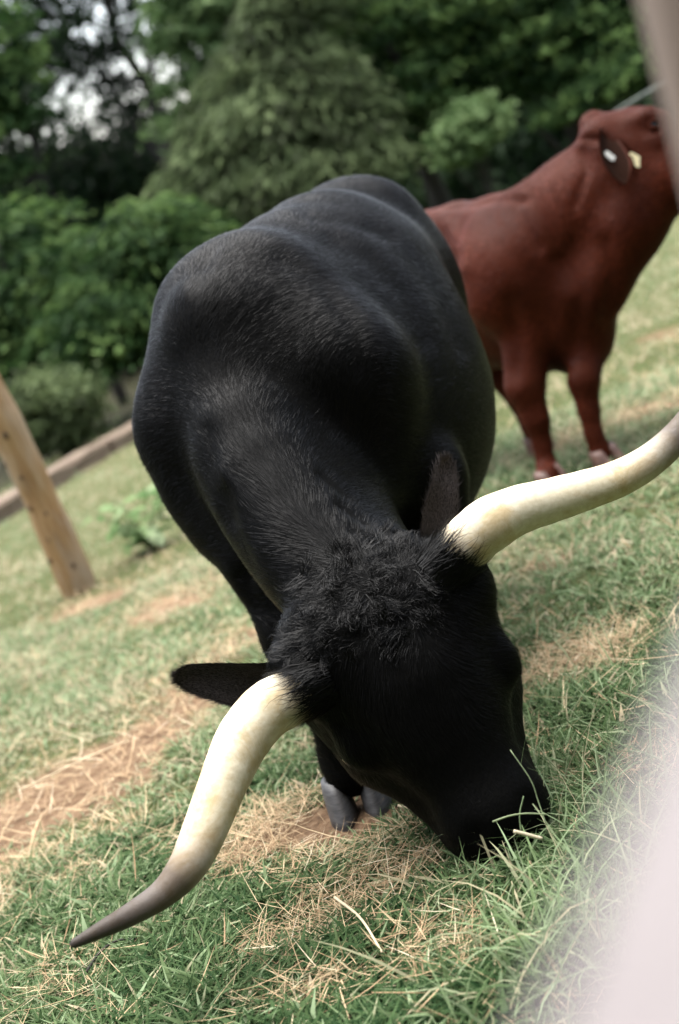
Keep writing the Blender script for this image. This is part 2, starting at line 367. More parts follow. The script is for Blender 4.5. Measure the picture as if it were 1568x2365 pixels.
# ------------------------------------------------------------------ hair ribbons
def wob(P, f, ph):            # smooth pseudo-random field in [-1,1]
    x, y, z = P[:, 0], P[:, 1], P[:, 2]
    return (np.sin(f * (x * 1.3 + y * .7) + ph) + np.sin(f * (y * 1.1 - z * .9) + ph * 2.1) + np.sin(f * (z * 1.2 + x * .5) + ph * 3.3)) / 3
def ribbons(P, N, Dr, length, width, lift, segs=2, curl=0, droop=0, ph=None):
    """flat tapering hairs rooted at P lying along Dr"""
    n = len(P); Dr = Dr - (Dr * N).sum(1)[:, None] * N; Dr /= np.maximum(np.linalg.norm(Dr, axis=1), 1e-6)[:, None]
    Bn = np.cross(N, Dr); pts = []; 
    tw = rng.normal(0, .2, n)[:, None]; Wd = Bn * np.cos(tw) + N * np.sin(tw)
    if ph is None: ph = rng.uniform(0, 6.28, n)
    for j in range(segs + 1):
        t = j / segs
        c = P - N * .0006 + Dr * (length * t * (1 - .25 * t * bool(curl)))[:, None] + N * (length * lift * (t - .45 * t * t))[:, None] - np.array([0, 0, 1]) * (droop * length * t * t)[:, None]
        if curl:
            c = c + Bn * (curl * length * np.sin(ph + 5.5 * t))[:, None] * t + N * (curl * length * np.cos(ph * 1.7 + 5 * t))[:, None] * t * .8
        wdt = (width * (1 - .9 * t))[:, None] * .5
        pts.append((c - Wd * wdt, c + Wd * wdt))
    V = np.stack([q for p in pts for q in p], 1).reshape(-1, 3); m = 2 * (segs + 1)
    o = np.arange(n)[:, None] * m; F = np.vstack([o + np.array([[2 * j, 2 * j + 1, 2 * j + 3, 2 * j + 2]]) for j in range(segs)])
    return V, F, m
def scatter(V, F, n, weight=None):
    Vn, fn = vnormals(V, F); A = np.linalg.norm(fn, axis=1)
    if weight is not None: A = A * weight(V[F].mean(1))
    i = rng.choice(len(F), n, p=A / A.sum()); q = F[i]; u, v = rng.random((2, n)); 
    wts = np.stack([(1 - u) * (1 - v), u * (1 - v), u * v, (1 - u) * v], 1)[..., None]
    N = (Vn[q] * wts).sum(1); return (V[q] * wts).sum(1), N / np.maximum(np.linalg.norm(N, axis=1), 1e-6)[:, None]
def hair_obj(name, parts, material, parent):
    V = np.vstack([p[0] for p in parts]); off = 0; F = []; tone = []
    for v, fc, m, tn in parts: F.append(fc + off); off += len(v); tone.append(np.repeat(tn, m))
    o = mesh_obj(name, V, np.vstack(F), material, parent); set_attr(o, 'tone', np.concatenate(tone)); tag(o, kind='stuff'); return o
FR_END = at(815, 1815, 2.865)
if DBG != 'shape':
    NH = 320000
    def wt(c):
        w_ = np.ones(len(c)); w_[c[:, 1] > 3.9] = .5; w_[c[:, 2] < .1] = .35
        d = np.linalg.norm(c - HP, axis=1); w_[d < .5] = 1.5; return w_
    P, N = scatter(bullV, bullF, NH, wt)
    t = (P - L(0, 0, 0)) @ BB; l = (P - L(0, 0, 0)) @ BL
    d_cr = np.linalg.norm(P[:, None, :] - CREST[None], axis=2); ic = d_cr.argmin(1); dist = d_cr.min(1)
    tang = np.gradient(CREST, axis=0); tang /= np.linalg.norm(tang, axis=1)[:, None]
    side = np.cross(tang[ic], N); away = P - CREST[ic]; sgn = np.sign((away * side).sum(1))[:, None]
    neckdir = -tang[ic] * .9 + side * np.clip((away * side).sum(1) / .11, -1, 1)[:, None] * .85 + np.array([0, 0, -.25])
    bodydir = np.tile(BB * .9 + np.array([0, 0, -.45]), (NH, 1)) + BL * np.clip(l / .15, -1, 1)[:, None] * .25
    hd = np.linalg.norm(P - HP, axis=1); a_ = (P - HP) @ HA / HLEN; ll = (P - HP) @ HLAT
    headdir = HA * (.8 + 0 * a_)[:, None] + HLAT * np.clip(ll * 5, -1.2, 1.2)[:, None]
    headdir[a_ < .0] = (-HA * .4 + HLAT * np.clip(ll[a_ < .0] * 6, -1, 1)[:, None])
    is_h = (a_ > -.12) & (hd < .62) & (P[:, 1] < 2.55) & (np.abs(ll) < .26); is_n = (~is_h) & (t < .02) & (P[:, 2] > .42) & (dist < .26)
    D_ = np.where(is_h[:, None], headdir, np.where(is_n[:, None], neckdir, bodydir))
    D_ = D_ + np.stack([wob(P, 14, 1), wob(P, 14, 2), wob(P, 14, 4)], 1) * .55 + np.stack([wob(P, 45, 1), wob(P, 45, 2), wob(P, 45, 5)], 1) * .3
    Nn = N + rng.normal(0, .05, N.shape)
    ln = np.where(is_h, .02, np.where(is_n, .020, .018)) * rng.uniform(.7, 1.3, NH) * (1 + .25 * wob(P, 30, 3)); ln = np.where(a_ > .8, ln * .35, np.where(a_ > .55, ln * .6, ln)); ln = np.where(hd > .7, np.maximum(ln, .012), ln)
    lift = np.clip(np.where(is_n | is_h, .22, .28) + .10 * wob(P, 38, 7) + rng.normal(0, .06, NH), .17, .7)
    v, fc, m = ribbons(P, N, D_, ln, np.full(NH, .0010), lift, 1)
    parts = [(v, fc, m, np.clip(.35 + .35 * wob(P, 25, 9) + rng.normal(0, .25, NH), 0, 1))]
    # curls on the poll and forehead, tufts round the horn bases
    nl = 190; Pc, Nc = scatter(bullV, bullF, nl, lambda c: np.clip(1.25 - np.linalg.norm(((c - Hd(-.16, 0, .03)) @ np.array(HAX).T) / np.array([.085, .20, .2]), axis=1), 0, 1) ** .7 + 1e-6)
    ll = (Pc - HP) @ HLAT; aa = (Pc - HP) @ HA
    Dc = HLAT * np.clip(ll * 6, -1.2, 1.2)[:, None] + HA * np.clip(aa * 5 + .25, -.7, 1)[:, None] + rng.normal(0, .55, (nl, 3)); lc = rng.uniform(.03, .065, nl); pc = rng.uniform(0, 6.28, nl); tc = rng.normal(.25, .2, nl); fc_ = rng.uniform(.14, .42, nl)
    per = 38; k = nl * per; R9 = lambda q: np.repeat(q, per, 0)
    P = R9(Pc) + rng.normal(0, .007, (k, 3)); N = R9(Nc); P -= ((P - R9(Pc)) * N).sum(1)[:, None] * N
    v, fc, m = ribbons(P, N, R9(Dc) + rng.normal(0, .12, (k, 3)), R9(lc) * rng.uniform(.7, 1.1, k), np.full(k, .0013), np.clip(R9(fc_) + rng.normal(0, .07, k), .08, 1), 6, .27, .1, ph=R9(pc) + rng.normal(0, .22, k))
    parts.append((v, fc, m, np.clip(R9(tc) + rng.normal(0, .15, k), 0, 1)))
    for s, hb, ho in ((-1, at(668, 1612, 2.43), at(610, 1640, 2.42)), (1, at(1068, 1268, 2.46), at(1120, 1218, 2.46))):
        k = 1500; ax = nrm(ho - hb); q = rng.normal(0, 1, (k, 3)); q -= (q @ ax)[:, None] * ax; q /= np.linalg.norm(q, axis=1)[:, None]
        P = hb - ax * rng.uniform(.025, .075, k)[:, None] + q * .047; D_ = np.tile(ax, (k, 1)) + rng.normal(0, .22, (k, 3))
        v, fc, m = ribbons(P, q, D_, rng.uniform(.03, .11, k) * rng.uniform(.5, 1, k), np.full(k, .0016), np.full(k, .14), 4, .06)
        parts.append((v, fc, m, np.clip(.3 + rng.normal(0, .25, k), 0, 1)))
    for EV, EF, tip, eo in ((eRV, eRF, at(400, 1560, 2.6), earR), (eLV, eLF, at(1022, 1055, 2.59), earL)):
        k = 9000; ax = nrm(tip - EV[:9].mean(0)); P, N = scatter(EV, EF, k, lambda c: .4 + np.clip((c - EV[:9].mean(0)) @ ax * 6, 0, 2))
        D_ = np.tile(ax, (k, 1)) + rng.normal(0, .3, (k, 3)); tt = (P - EV[:9].mean(0)) @ ax
        v, fc, m = ribbons(P, N, D_, rng.uniform(.010, .022, k), np.full(k, .0009), np.clip(rng.normal(.22, .08, k), .05, 1), 2)
        hair_obj('ear_hair', [(v, fc, m, np.clip(.12 + np.clip(tt - .03, 0, 1) * 3.4 + rng.normal(0, .06, k), 0, 1))], M_earhair, eo)
    hair_obj('coat_hair', parts, M_bullhair, bull)

# ------------------------------------------------------------------ red cow
CW = np.array([1.0, 5.05, 0]); CBk = np.array([-.44, .9, 0]); CBk /= np.linalg.norm(CBk); CLf = np.array([-CBk[1], CBk[0], 0]) * -1
CAX = (CBk, CLf, BZ)
def K(b, l, z): return CW + CBk * b + CLf * l + BZ * z
cow = empty('red_cow', (1.0, 5.05, float(gz(0, 5.05))))
tag(cow, 'reddish brown hornless cow with ear tags, head raised behind the fence post', 'cow')
f = Field((-.1, 4.3, -.4), (2.2, 6.6, 1.35), .014)
f.ell(K(.16, 0, .46), (.33, .23, .33), CAX, .05)
f.ell(K(.62, 0, .47), (.50, .26, .33), CAX, .1)
f.ell(K(1.05, 0, .52), (.26, .22, .27), CAX, .1)
f.chain([(K(.0, 0, .74), .07), (K(.4, 0, .73), .07), (K(1.2, 0, .72), .07)], .08)
f.ell(K(-.08, -.02, .34), (.16, .15, .22), CAX, .08)
for s in (-1, 1):
    f.chain([(K(.12, s * .08, .70), .07), (K(.04, s * .17 - .01, .48), .10), (K(-.02, s * .15 - .01, .34), .09)], .05)
    f.ell(K(.92, s * .12, .74), (.09, .07, .06), CAX, .08)
f.chain([(at(1210, 630, 5.1), .23), (at(1330, 500, 5.0), .19), (at(1425, 415, 4.92), .155), (at(1450, 365, 4.88), .125)], .06)
f.chain([(at(1225, 465, 5.05), .05), (at(1300, 415, 4.98), .05), (at(1362, 350, 4.93), .05)], .06)
f.chain([(at(1375, 660, 4.92), .12), (at(1455, 520, 4.86), .11), (at(1530, 420, 4.82), .10)], .07)
# head turned to its left
f.ell(at(1440, 325, 4.9), (.12, .10, .11), (nrm(at(1560, 330, 4.8) - at(1440, 322, 4.9)), UP, -FWD), .04)
f.cone(at(1480, 325, 4.88), at(1600, 352, 4.78), .112, .085, .04)
f.cone(at(1600, 350, 4.78), at(1700, 385, 4.70), .085, .075, .05)
f.ell(at(1372, 288, 4.90), (.052, .048, .05), None, .02)                      # poll knob
f.cone(at(1480, 420, 4.88), at(1620, 440, 4.76), .085, .06, .05)
f.chain([(at(1455, 285, 4.80), .022), (at(1500, 266, 4.77), .026), (at(1538, 272, 4.75), .022), (at(1545, 300, 4.745), .018), (at(1520, 325, 4.76), .018), (at(1480, 335, 4.79), .015)], .03)   # orbit rim
f.ell(at(1400, 345, 4.80), (.03, .04, .03), None, .03)
# legs
q1, q2, q3, q4 = onground(1280, 1128), onground(1408, 1080), onground(1080, 1112), onground(1250, 1045)
f.chain([(K(-.0, -.13, .38), .11), (at(1212, 890, 5.03), .068), (at(1238, 970, 5.03), .045), (at(1252, 1025, 5.04), .032), (at(1264, 1082, 5.04), .034), (q1 + BZ * .05, .042)], .03)
f.chain([(K(-.06, .13, .36), .10), (at(1348, 880, 4.96), .052), (at(1360, 950, 4.96), .035), (at(1371, 1000, 4.96), .029), (at(1388, 1045, 4.97), .035), (q2 + BZ * .05 + CBk * .02, .040)], .03)
for q, s in ((q3, -1), (q4, 1)):
    f.chain([(K(.95, s * .12, .45), .13), (K(.80, s * .13, .22), .08), (q + BZ * .32 + CBk * .06, .05), (q + BZ * .12, .036), (q + BZ * .05, .04)], .04)
cowV, cowF = f.surface(2)
cowV = crease(cowV, cowF, [
    ([(1020, 478), (1090, 470), (1150, 458), (1215, 458)], 10, .014), ([(1060, 590), (1045, 640), (1055, 700)], 14, .012), ([(1040, 520), (1065, 560), (1075, 620)], 16, -.012),
    ([(1195, 470), (1210, 520), (1245, 570)], 12, .010), ([(1230, 440), (1250, 500), (1280, 560)], 12, .008), ([(1270, 420), (1290, 480), (1310, 540)], 12, -.008), ([(1345, 345), (1355, 400), (1330, 470)], 12, .010),
    ([(1340, 318), (1370, 318), (1398, 318)], 8, .014), ([(1398, 318), (1430, 330), (1450, 360)], 8, .010), ([(1300, 600), (1340, 680), (1330, 780)], 24, .016), ([(1180, 700), (1200, 800), (1190, 870)], 22, .012), ([(1400, 560), (1420, 640), (1400, 740)], 20, .014)])
M_cow = coat_mat('red_hide', (.024, .0052, .0024), (.055, .0125, .0055), .6, .04)
M_cowhair = hair_mat('red_hair', (.032, .0055, .0022), (.135, .026, .0095), .42, .10)
cow_body = mesh_obj('body', cowV, cowF, M_cow, cow)
cear = ear([(1396, 296, 4.86, 26), (1405, 322, 4.76, 56), (1417, 362, 4.69, 88), (1428, 392, 4.66, 72), (1437, 413, 4.65, 40), (1442, 424, 4.645, 12)], nrm(-FWD + UP * .1 + RIGHT * .28), cow, M_cow, .75)
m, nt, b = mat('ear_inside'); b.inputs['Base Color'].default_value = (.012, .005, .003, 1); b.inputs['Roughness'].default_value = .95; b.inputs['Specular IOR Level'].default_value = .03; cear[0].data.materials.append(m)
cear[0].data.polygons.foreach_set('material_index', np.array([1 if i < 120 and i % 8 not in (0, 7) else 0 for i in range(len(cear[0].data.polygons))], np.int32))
m, nt, b = mat('tag_plastic'); b.inputs['Base Color'].default_value = (.75, .66, .40, 1); b.inputs['Roughness'].default_value = .45; M_tag = m
m, nt, b = mat('tag_white'); b.inputs['Base Color'].default_value = (.80, .80, .76, 1); b.inputs['Roughness'].default_value = .4; M_tagw = m
def plate(name, pts, d, th, material, parent, off=0):
    a = [at(x, y, d + off * k) for k, (x, y) in enumerate(pts)]; n = len(a); V = np.array(a + [p + FWD * th for p in a])
    F = [tuple(range(n)), tuple(range(2 * n - 1, n - 1, -1))] + [(i, i + n, (i + 1) % n + n, (i + 1) % n) for i in range(n)]
    return mesh_obj(name, V, F, material, parent, smooth=False)
plate('ear_tag', [(1397, 350), (1403, 348), (1421, 362), (1418, 371), (1410, 369), (1398, 358)], 4.685, .006, M_tagw, cow)
plate('ear_tag', [(1455, 351), (1462, 353), (1478, 361), (1477, 387), (1468, 384), (1461, 362), (1455, 358)], 4.635, .005, M_tag, cow)
c = at(1511, 290, 4.752)
u_ = np.linspace(0, math.pi, 8); V = [c + .017 * (-FWD * math.cos(a) + math.sin(a) * (RIGHT * math.cos(k * math.pi / 6) + UP * math.sin(k * math.pi / 6))) for a in u_ for k in range(12)]
mesh_obj('eye', V, [(i * 12 + k, i * 12 + (k + 1) % 12, (i + 1) * 12 + (k + 1) % 12, (i + 1) * 12 + k) for i in range(7) for k in range(12)], M_eye, cow)
ang = np.linspace(0, 2 * math.pi, 25); P = np.array([c - FWD * (.012 - .004 * math.cos(2 * t)) + RIGHT * math.cos(t) * .020 + UP * math.sin(t) * .013 for t in ang]); V, F = tube(P, np.full(25, .0055), 8, cap=False); mesh_obj('eyelid', V, F, M_cow, cow)
m, nt, b = mat('pale_hoof'); b.inputs['Roughness'].default_value = .55
nt.links.new(ramp(nt, noise(nt, 40, 4), [(.3, (.06, .028, .02)), (.7, (.15, .08, .06))]), b.inputs['Base Color']); M_hoofc = m
for q in (q1, q2, q3, q4): hoof((q[0], q[1], float(gz(0, q[1]))), -CBk, cow, M_hoofc, .85)
if DBG != 'shape':
    k = 120000; P, N = scatter(cowV, cowF, k, lambda c: np.where(c[:, 1] > 5.6, .4, 1.))
    hx = P - K(0, 0, 0); bodyd = np.tile(CBk + np.array([0, 0, -.6]), (k, 1)); neckd = np.tile(nrm(at(1200, 640, 5.1) - at(1425, 420, 4.92)) + np.array([0, 0, -.2]), (k, 1))
    D_ = np.where(((hx @ CBk < .05) & (P[:, 2] > .6))[:, None], neckd, bodyd) + np.stack([wob(P, 12, 1), wob(P, 12, 2), wob(P, 12, 4)], 1) * .5
    v, fc, m = ribbons(P, N, D_, rng.uniform(.012, .022, k), np.full(k, .0014), np.clip(.26 + .1 * wob(P, 30, 7) + rng.normal(0, .05, k), .12, .5), 1)
    hair_obj('coat_hair', [(v, fc, m, np.clip(.45 + .4 * wob(P, 18, 9) + rng.normal(0, .25, k), 0, 1))], M_cowhair, cow)
#@@END_ANIMALS
if not DBG:
    # -------------------------------------------------------------- ground
    PATCH = [  # bare or straw-covered patches: view x, y of the centre, radius across, radius in depth (m), weight
        (60, 1880, .26, .34, 1.2), (210, 1800, .24, .3, 1.2), (330, 1720, .2, .22, 1.1), (440, 1620, .2, .22, .8), (760, 1900, .24, .13, 1.2), (880, 1890, .2, .12, 1.1), (620, 1930, .16, .10, .9),
        (560, 1480, .24, .3, .8), (420, 1390, .3, .35, .65), (230, 1385, .3, .25, .65), (1280, 1560, .12, .06, .95), (1370, 1510, .12, .06, .85), (640, 2180, .09, .08, .9), (760, 2290, .1, .07, .6),
        (1270, 1300, .14, .08, .6), (1000, 2200, .12, .08, .5), (620, 2340, .09, .06, .7), (860, 2060, .12, .06, .6), (1470, 960, .3, .3, .5), (1330, 1010, .15, .2, .6), (1520, 780, .4, .3, .35)]
    PW = [(onground(x, y), rx, ry, wt_) for x, y, rx, ry, wt_ in PATCH]
    def bare(x, y):
        b = np.zeros_like(x)
        for p, rx, ry, wt_ in PW: b = np.maximum(b, wt_ * np.exp(-(((x - p[0]) / rx) ** 2 + ((y - p[1]) / ry) ** 2)))
        Q = np.stack([x, y, 0 * x], 1)
        return np.clip(b + .22 * wob(Q, 9, 2) + .18 * wob(Q, 23, 5) + .12 * wob(Q, 51, 1), 0, 1)
    E1, E2 = onground(44, 1178), onground(316, 1012); ED = nrm((E2 - E1)[:2]); EN = np.array([-ED[1], ED[0]])   # field edge line, EN points to the woods
    def edge(x, y): return (x - E1[0]) * EN[0] + (y - E1[1]) * EN[1]
    def relief(x, y):
        Q = np.stack([x, y, 0 * x], 1); return .012 * wob(Q, 7, 3) + .006 * wob(Q, 19, 1) + .0025 * wob(Q, 60, 2)
    xs = np.concatenate([-np.geomspace(300, 2.6, 40), np.arange(-2.5, 3.0, .04), np.geomspace(3.1, 300, 40)])
    ys = np.concatenate([-np.geomspace(60, .1, 14), np.arange(0, 8, .04), np.geomspace(8.1, 500, 60)])
    X, Y = np.meshgrid(xs, ys, indexing='ij'); x, y = X.ravel(), Y.ravel()
    Z = gz(x, y) + relief(x, y); nx, ny = len(xs), len(ys)
    i, j = np.meshgrid(np.arange(nx - 1), np.arange(ny - 1), indexing='ij'); a = (i * ny + j).ravel()
    ground = mesh_obj('ground', np.stack([x, y, Z], 1), np.stack([a, a + ny, a + ny + 1, a + 1], 1), None); tag(ground, kind='structure')
    set_attr(ground, 'bare', bare(x, y)); set_attr(ground, 'wood', np.clip((edge(x, y) - 1.2) / .8, 0, 1))
    m, nt, b = mat('pasture_soil'); b.inputs['Roughness'].default_value = .95; b.inputs['Specular IOR Level'].default_value = .1
    soil = ramp(nt, noise(nt, 30, 8, .7), [(.3, (.075, .045, .027)), (.5, (.19, .12, .072)), (.7, (.31, .22, .14))])
    thatch = ramp(nt, noise(nt, 45, 8, .7, vec=mapping(nt, (1, .5, 1), (0, 0, .6))), [(.25, (.035, .05, .018)), (.5, (.07, .085, .03)), (.75, (.14, .12, .055))])
    litter = ramp(nt, noise(nt, 6, 8, .7), [(.3, (.012, .014, .007)), (.7, (.04, .036, .018))])
    mask = ramp(nt, mix(nt, .35, attr(nt, 'bare'), noise(nt, 25, 5, .7)), [(.36, (0, 0, 0)), (.58, (1, 1, 1))])
    nt.links.new(mix(nt, attr(nt, 'wood'), mix(nt, mask, thatch, soil), litter), b.inputs['Base Color'])
    bump(nt, b, noise(nt, 90, 8, .75), .8, .02); ground.data.materials.append(m)
    # weathered timbers laid along the far edge of the pasture
    m, nt, b = mat('timber'); b.inputs['Roughness'].default_value = .9; ang = math.atan2(ED[1], ED[0])
    gr3 = noise(nt, 5, 6, .7, vec=mapping(nt, (.35, 6, 6), (0, 0, -ang))); nt.links.new(ramp(nt, gr3, [(.28, (.06, .038, .025)), (.5, (.145, .10, .068)), (.72, (.24, .195, .14))]), b.inputs['Base Color']); bump(nt, b, gr3, .6, .03)
    p0 = E1[:2] - ED * 6.0; tb = empty('timber_edging', (p0[0], p0[1], float(gz(0, p0[1])))); tag(tb, 'low brown weathered timber edging along the far left pasture border', 'timber edging')
    for k in range(8):
        a0, a1 = p0 + ED * (k * 2.6 + .02), p0 + ED * (k * 2.6 + 2.57); side = EN * rng.normal(0, .012); zt = rng.normal(0, .01); V = []
        for t in np.linspace(0, 1, 8):
            c = a0 * (1 - t) + a1 * t + side; z = float(gz(0, c[1]))
            for u_, h in ((-.11, -.08), (-.115, .12), (-.10, .14), (.10, .145), (.115, .12), (.11, -.08)): V.append((c[0] + EN[0] * (u_ + rng.normal(0, .004)), c[1] + EN[1] * (u_ + rng.normal(0, .004)), z + h + zt + rng.normal(0, .006)))
        F = [(i * 6 + j, (i + 1) * 6 + j, (i + 1) * 6 + (j + 1) % 6, i * 6 + (j + 1) % 6) for i in range(7) for j in range(6)] + [tuple(range(6))[::-1], tuple(42 + j for j in range(6))]
        mesh_obj('timber', V, F, m, tb, smooth=False)

    # -------------------------------------------------------------- grass, straw
    def leafy(name, stops, trans=.3, rough=.7, spec=.08):
        m, nt, b = mat(name); col = ramp(nt, attr(nt, 'tone'), stops); nt.links.new(col, b.inputs['Base Color'])
        b.inputs['Roughness'].default_value = rough; b.inputs['Specular IOR Level'].default_value = spec
        t = nt.nodes.new('ShaderNodeBsdfTranslucent'); nt.links.new(col, t.inputs[0]); ms = nt.nodes.new('ShaderNodeMixShader'); ms.inputs[0].default_value = trans
        nt.links.new(b.outputs[0], ms.inputs[1]); nt.links.new(t.outputs[0], ms.inputs[2]); nt.links.new(ms.outputs[0], nt.nodes['Material Output'].inputs[0]); return m
    M_grass = leafy('grass_blade', [(0, (.020, .052, .018)), (.3, (.062, .110, .042)), (.55, (.126, .182, .080)), (.72, (.255, .335, .19)), (.88, (.33, .30, .19)), (1, (.44, .37, .25))])
    M_straw = leafy('dry_straw', [(0, (.20, .125, .07)), (.4, (.38, .27, .16)), (.8, (.54, .43, .27)), (1, (.64, .55, .40))], .1)
    def visible(x, y, mrg):
        P = np.stack([x, y, gz(x, y)], 1) - EYEP; d = P @ FWD; u = P @ RIGHT / d * FPX; v = P @ UP / d * FPX
        return (d > 1.0) & (np.abs(u) < 784 + mrg) & (np.abs(v) < 1182 + mrg), d
    GV, GF, GT = [], [], []; goff = 0
    def blades(x, y, ln, wd, lean, tone, az=None, segs=2, curve=.6, base_z=0):
        global goff
        n = len(x); az = rng.uniform(0, 6.283, n) if az is None else az
        dx, dy = np.cos(az), np.sin(az); z0 = gz(x, y) + relief(x, y) - .006 + base_z; yaw = az + rng.uniform(-1.2, 1.2, n) + 1.57; wx, wy = np.cos(yaw), np.sin(yaw); pts = []
        for j in range(segs + 1):
            t = j / segs; th = lean + curve * t
            h = ln * t * np.cos(np.minimum(th, 1.5)); r_ = ln * t * np.sin(th); wv = wd * (1 - t) ** .6 * (.55 + 1.2 * t * (1 - t) * 2) * .5 + 1e-4
            c = np.stack([x + dx * r_, y + dy * r_, z0 + h], 1); W = np.stack([wx * wv, wy * wv, 0 * wv], 1); pts += [c - W, c + W]
        V = np.stack(pts, 1).reshape(-1, 3); m_ = 2 * (segs + 1); o = np.arange(n)[:, None] * m_ + goff
        GF.append(np.vstack([o + np.array([[2 * q, 2 * q + 1, 2 * q + 3, 2 * q + 2]]) for q in range(segs)])); GV.append(V); GT.append(np.repeat(tone, m_)); goff += len(V)
    def flush(name, material, label, cat):
        global goff
        o = mesh_obj(name, np.vstack(GV), np.vstack(GF), material); set_attr(o, 'tone', np.clip(np.concatenate(GT), 0, 1)); tag(o, label, cat, kind='stuff')
        GV.clear(); GF.clear(); GT.clear(); goff = 0; return o
    def field(n, ylo, yhi, dlo, dhi, mrg=160, inner=None):
        out = []
        while sum(len(o[0]) for o in out) < n:
            x = rng.uniform(-5, 7, n * 2); y = rng.uniform(ylo, yhi, n * 2); v, d = visible(x, y, mrg); k = v & (d > dlo) & (d < dhi) & (edge(x, y) < 1.3)
            if inner: k &= ~visible(x, y, inner)[0]
            out.append((x[k], y[k]))
        return np.concatenate([o[0] for o in out])[:n], np.concatenate([o[1] for o in out])[:n]
    def sward(n, ylo, yhi, dlo, dhi, per, ln, wd, spread, segs, far=0, mrg=160, inner=None):  # far: sunlit distance and shaded foreground put into the blade tone
        x, y = field(n, ylo, yhi, dlo, dhi, mrg, inner); bb = bare(x, y); keep = rng.random(n) > np.clip(bb * 1.25 - .12, 0, .97); x, y, bb = x[keep], y[keep], bb[keep]
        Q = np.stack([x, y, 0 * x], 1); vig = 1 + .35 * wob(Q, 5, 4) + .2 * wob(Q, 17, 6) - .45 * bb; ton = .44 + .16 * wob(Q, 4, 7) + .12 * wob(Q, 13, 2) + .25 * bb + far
        x = np.repeat(x, per); y = np.repeat(y, per); vig = np.repeat(vig, per); ton = np.repeat(ton, per); n = len(x)
        az = rng.uniform(0, 6.283, n); rr = spread * np.sqrt(rng.random(n)); x = x + rr * np.cos(az); y = y + rr * np.sin(az)
        blades(x, y, ln * vig * rng.uniform(.5, 1.35, n), wd * rng.uniform(.6, 1.4, n), rng.uniform(.1, 1.0, n), ton + rng.normal(0, .17, n) + .38 * (rng.random(n) < .13), az + rng.normal(0, .6, n), segs)
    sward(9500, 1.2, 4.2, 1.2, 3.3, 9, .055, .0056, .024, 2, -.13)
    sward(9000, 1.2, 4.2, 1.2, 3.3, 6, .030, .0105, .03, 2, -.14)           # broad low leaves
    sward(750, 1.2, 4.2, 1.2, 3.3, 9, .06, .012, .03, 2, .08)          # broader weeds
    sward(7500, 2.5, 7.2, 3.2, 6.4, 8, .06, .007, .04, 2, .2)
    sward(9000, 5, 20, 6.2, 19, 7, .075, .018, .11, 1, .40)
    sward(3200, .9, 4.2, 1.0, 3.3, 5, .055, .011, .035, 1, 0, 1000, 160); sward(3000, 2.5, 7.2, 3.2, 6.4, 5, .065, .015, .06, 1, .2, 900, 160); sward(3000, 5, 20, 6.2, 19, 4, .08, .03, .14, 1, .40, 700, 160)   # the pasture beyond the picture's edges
    for vx, vy, sx, sy, n_, l_, w_ in ((1300, 1960, .07, .05, 70, .19, .0028), (1380, 2150, .10, .08, 260, .16, .006), (1480, 1900, .10, .10, 220, .15, .005), (1290, 2260, .07, .05, 140, .15, .006), (1260, 1830, .05, .05, 45, .2, .0022), (1120, 2060, .07, .03, 90, .10, .006), (1420, 1640, .12, .15, 200, .13, .004)):
        p = onground(vx, vy); x, y = p[0] + rng.normal(0, sx, n_), p[1] + rng.normal(0, sy, n_)
        blades(x, y, l_ * rng.uniform(.5, 1.3, n_), w_ * rng.uniform(.5, 1.2, n_), rng.uniform(0, .7, n_), np.clip(rng.normal(.62, .15, n_), 0, .9), None, 4, rng.uniform(.2, 1.0, n_))
    flush('grass', M_grass, 'short patchy green pasture grass mixed with dry blades', 'grass')
    def straws(n, ylo, yhi, dlo, dhi, ln, wd, thr):
        x, y = field(n * 4, ylo, yhi, dlo, dhi); bb = bare(x, y); k = np.argsort(-(bb + rng.random(len(bb)) * thr))[:n]; x, y = x[k], y[k]; k = np.hypot(x - h0[0], y - h0[1] + .04) > .14; x, y = x[k], y[k]; n = len(x)
        blades(x, y, ln * rng.uniform(.25, 1.3, n), wd * rng.uniform(.6, 1.5, n), rng.uniform(1.25, 1.5, n), np.clip(rng.normal(.45, .27, n), 0, 1), None, 3, rng.uniform(-.25, .15, n), rng.uniform(.004, .035, n))
    straws(9000, 1.2, 4.4, 1.2, 3.4, .065, .0016, .28)
    straws(650, 1.2, 4.4, 1.2, 3.4, .13, .0024, 3)
    straws(4200, 2.8, 8, 3.0, 7, .10, .0027, .4)
    flush('straw', M_straw, 'loose tan straw scattered over the bare patches', 'straw')

    # -------------------------------------------------------------- trees and shrubs at the wood's edge
    def bark(name, c0, c1):
        m, nt, b = mat(name); b.inputs['Roughness'].default_value = .9
        n_ = noise(nt, 14, 6, .65, vec=mapping(nt, (1, 1, .15))); nt.links.new(ramp(nt, n_, [(.3, c0), (.7, c1)]), b.inputs['Base Color']); bump(nt, b, n_, .6, .03); return m
    M_bark = bark('grey_bark', (.010, .009, .007), (.035, .030, .024))
    LEAF = {'green': leafy('leaf_green', [(0, (.008, .022, .007)), (.5, (.032, .068, .020)), (1, (.12, .19, .06))], .35),
            'olive': leafy('leaf_olive', [(0, (.030, .038, .018)), (.5, (.070, .098, .042)), (1, (.155, .20, .09))], .3),
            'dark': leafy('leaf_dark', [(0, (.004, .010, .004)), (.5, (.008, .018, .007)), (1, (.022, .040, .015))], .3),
            'bright': leafy('leaf_bright', [(0, (.04, .075, .024)), (.5, (.09, .145, .055)), (1, (.17, .24, .105))], .35)}
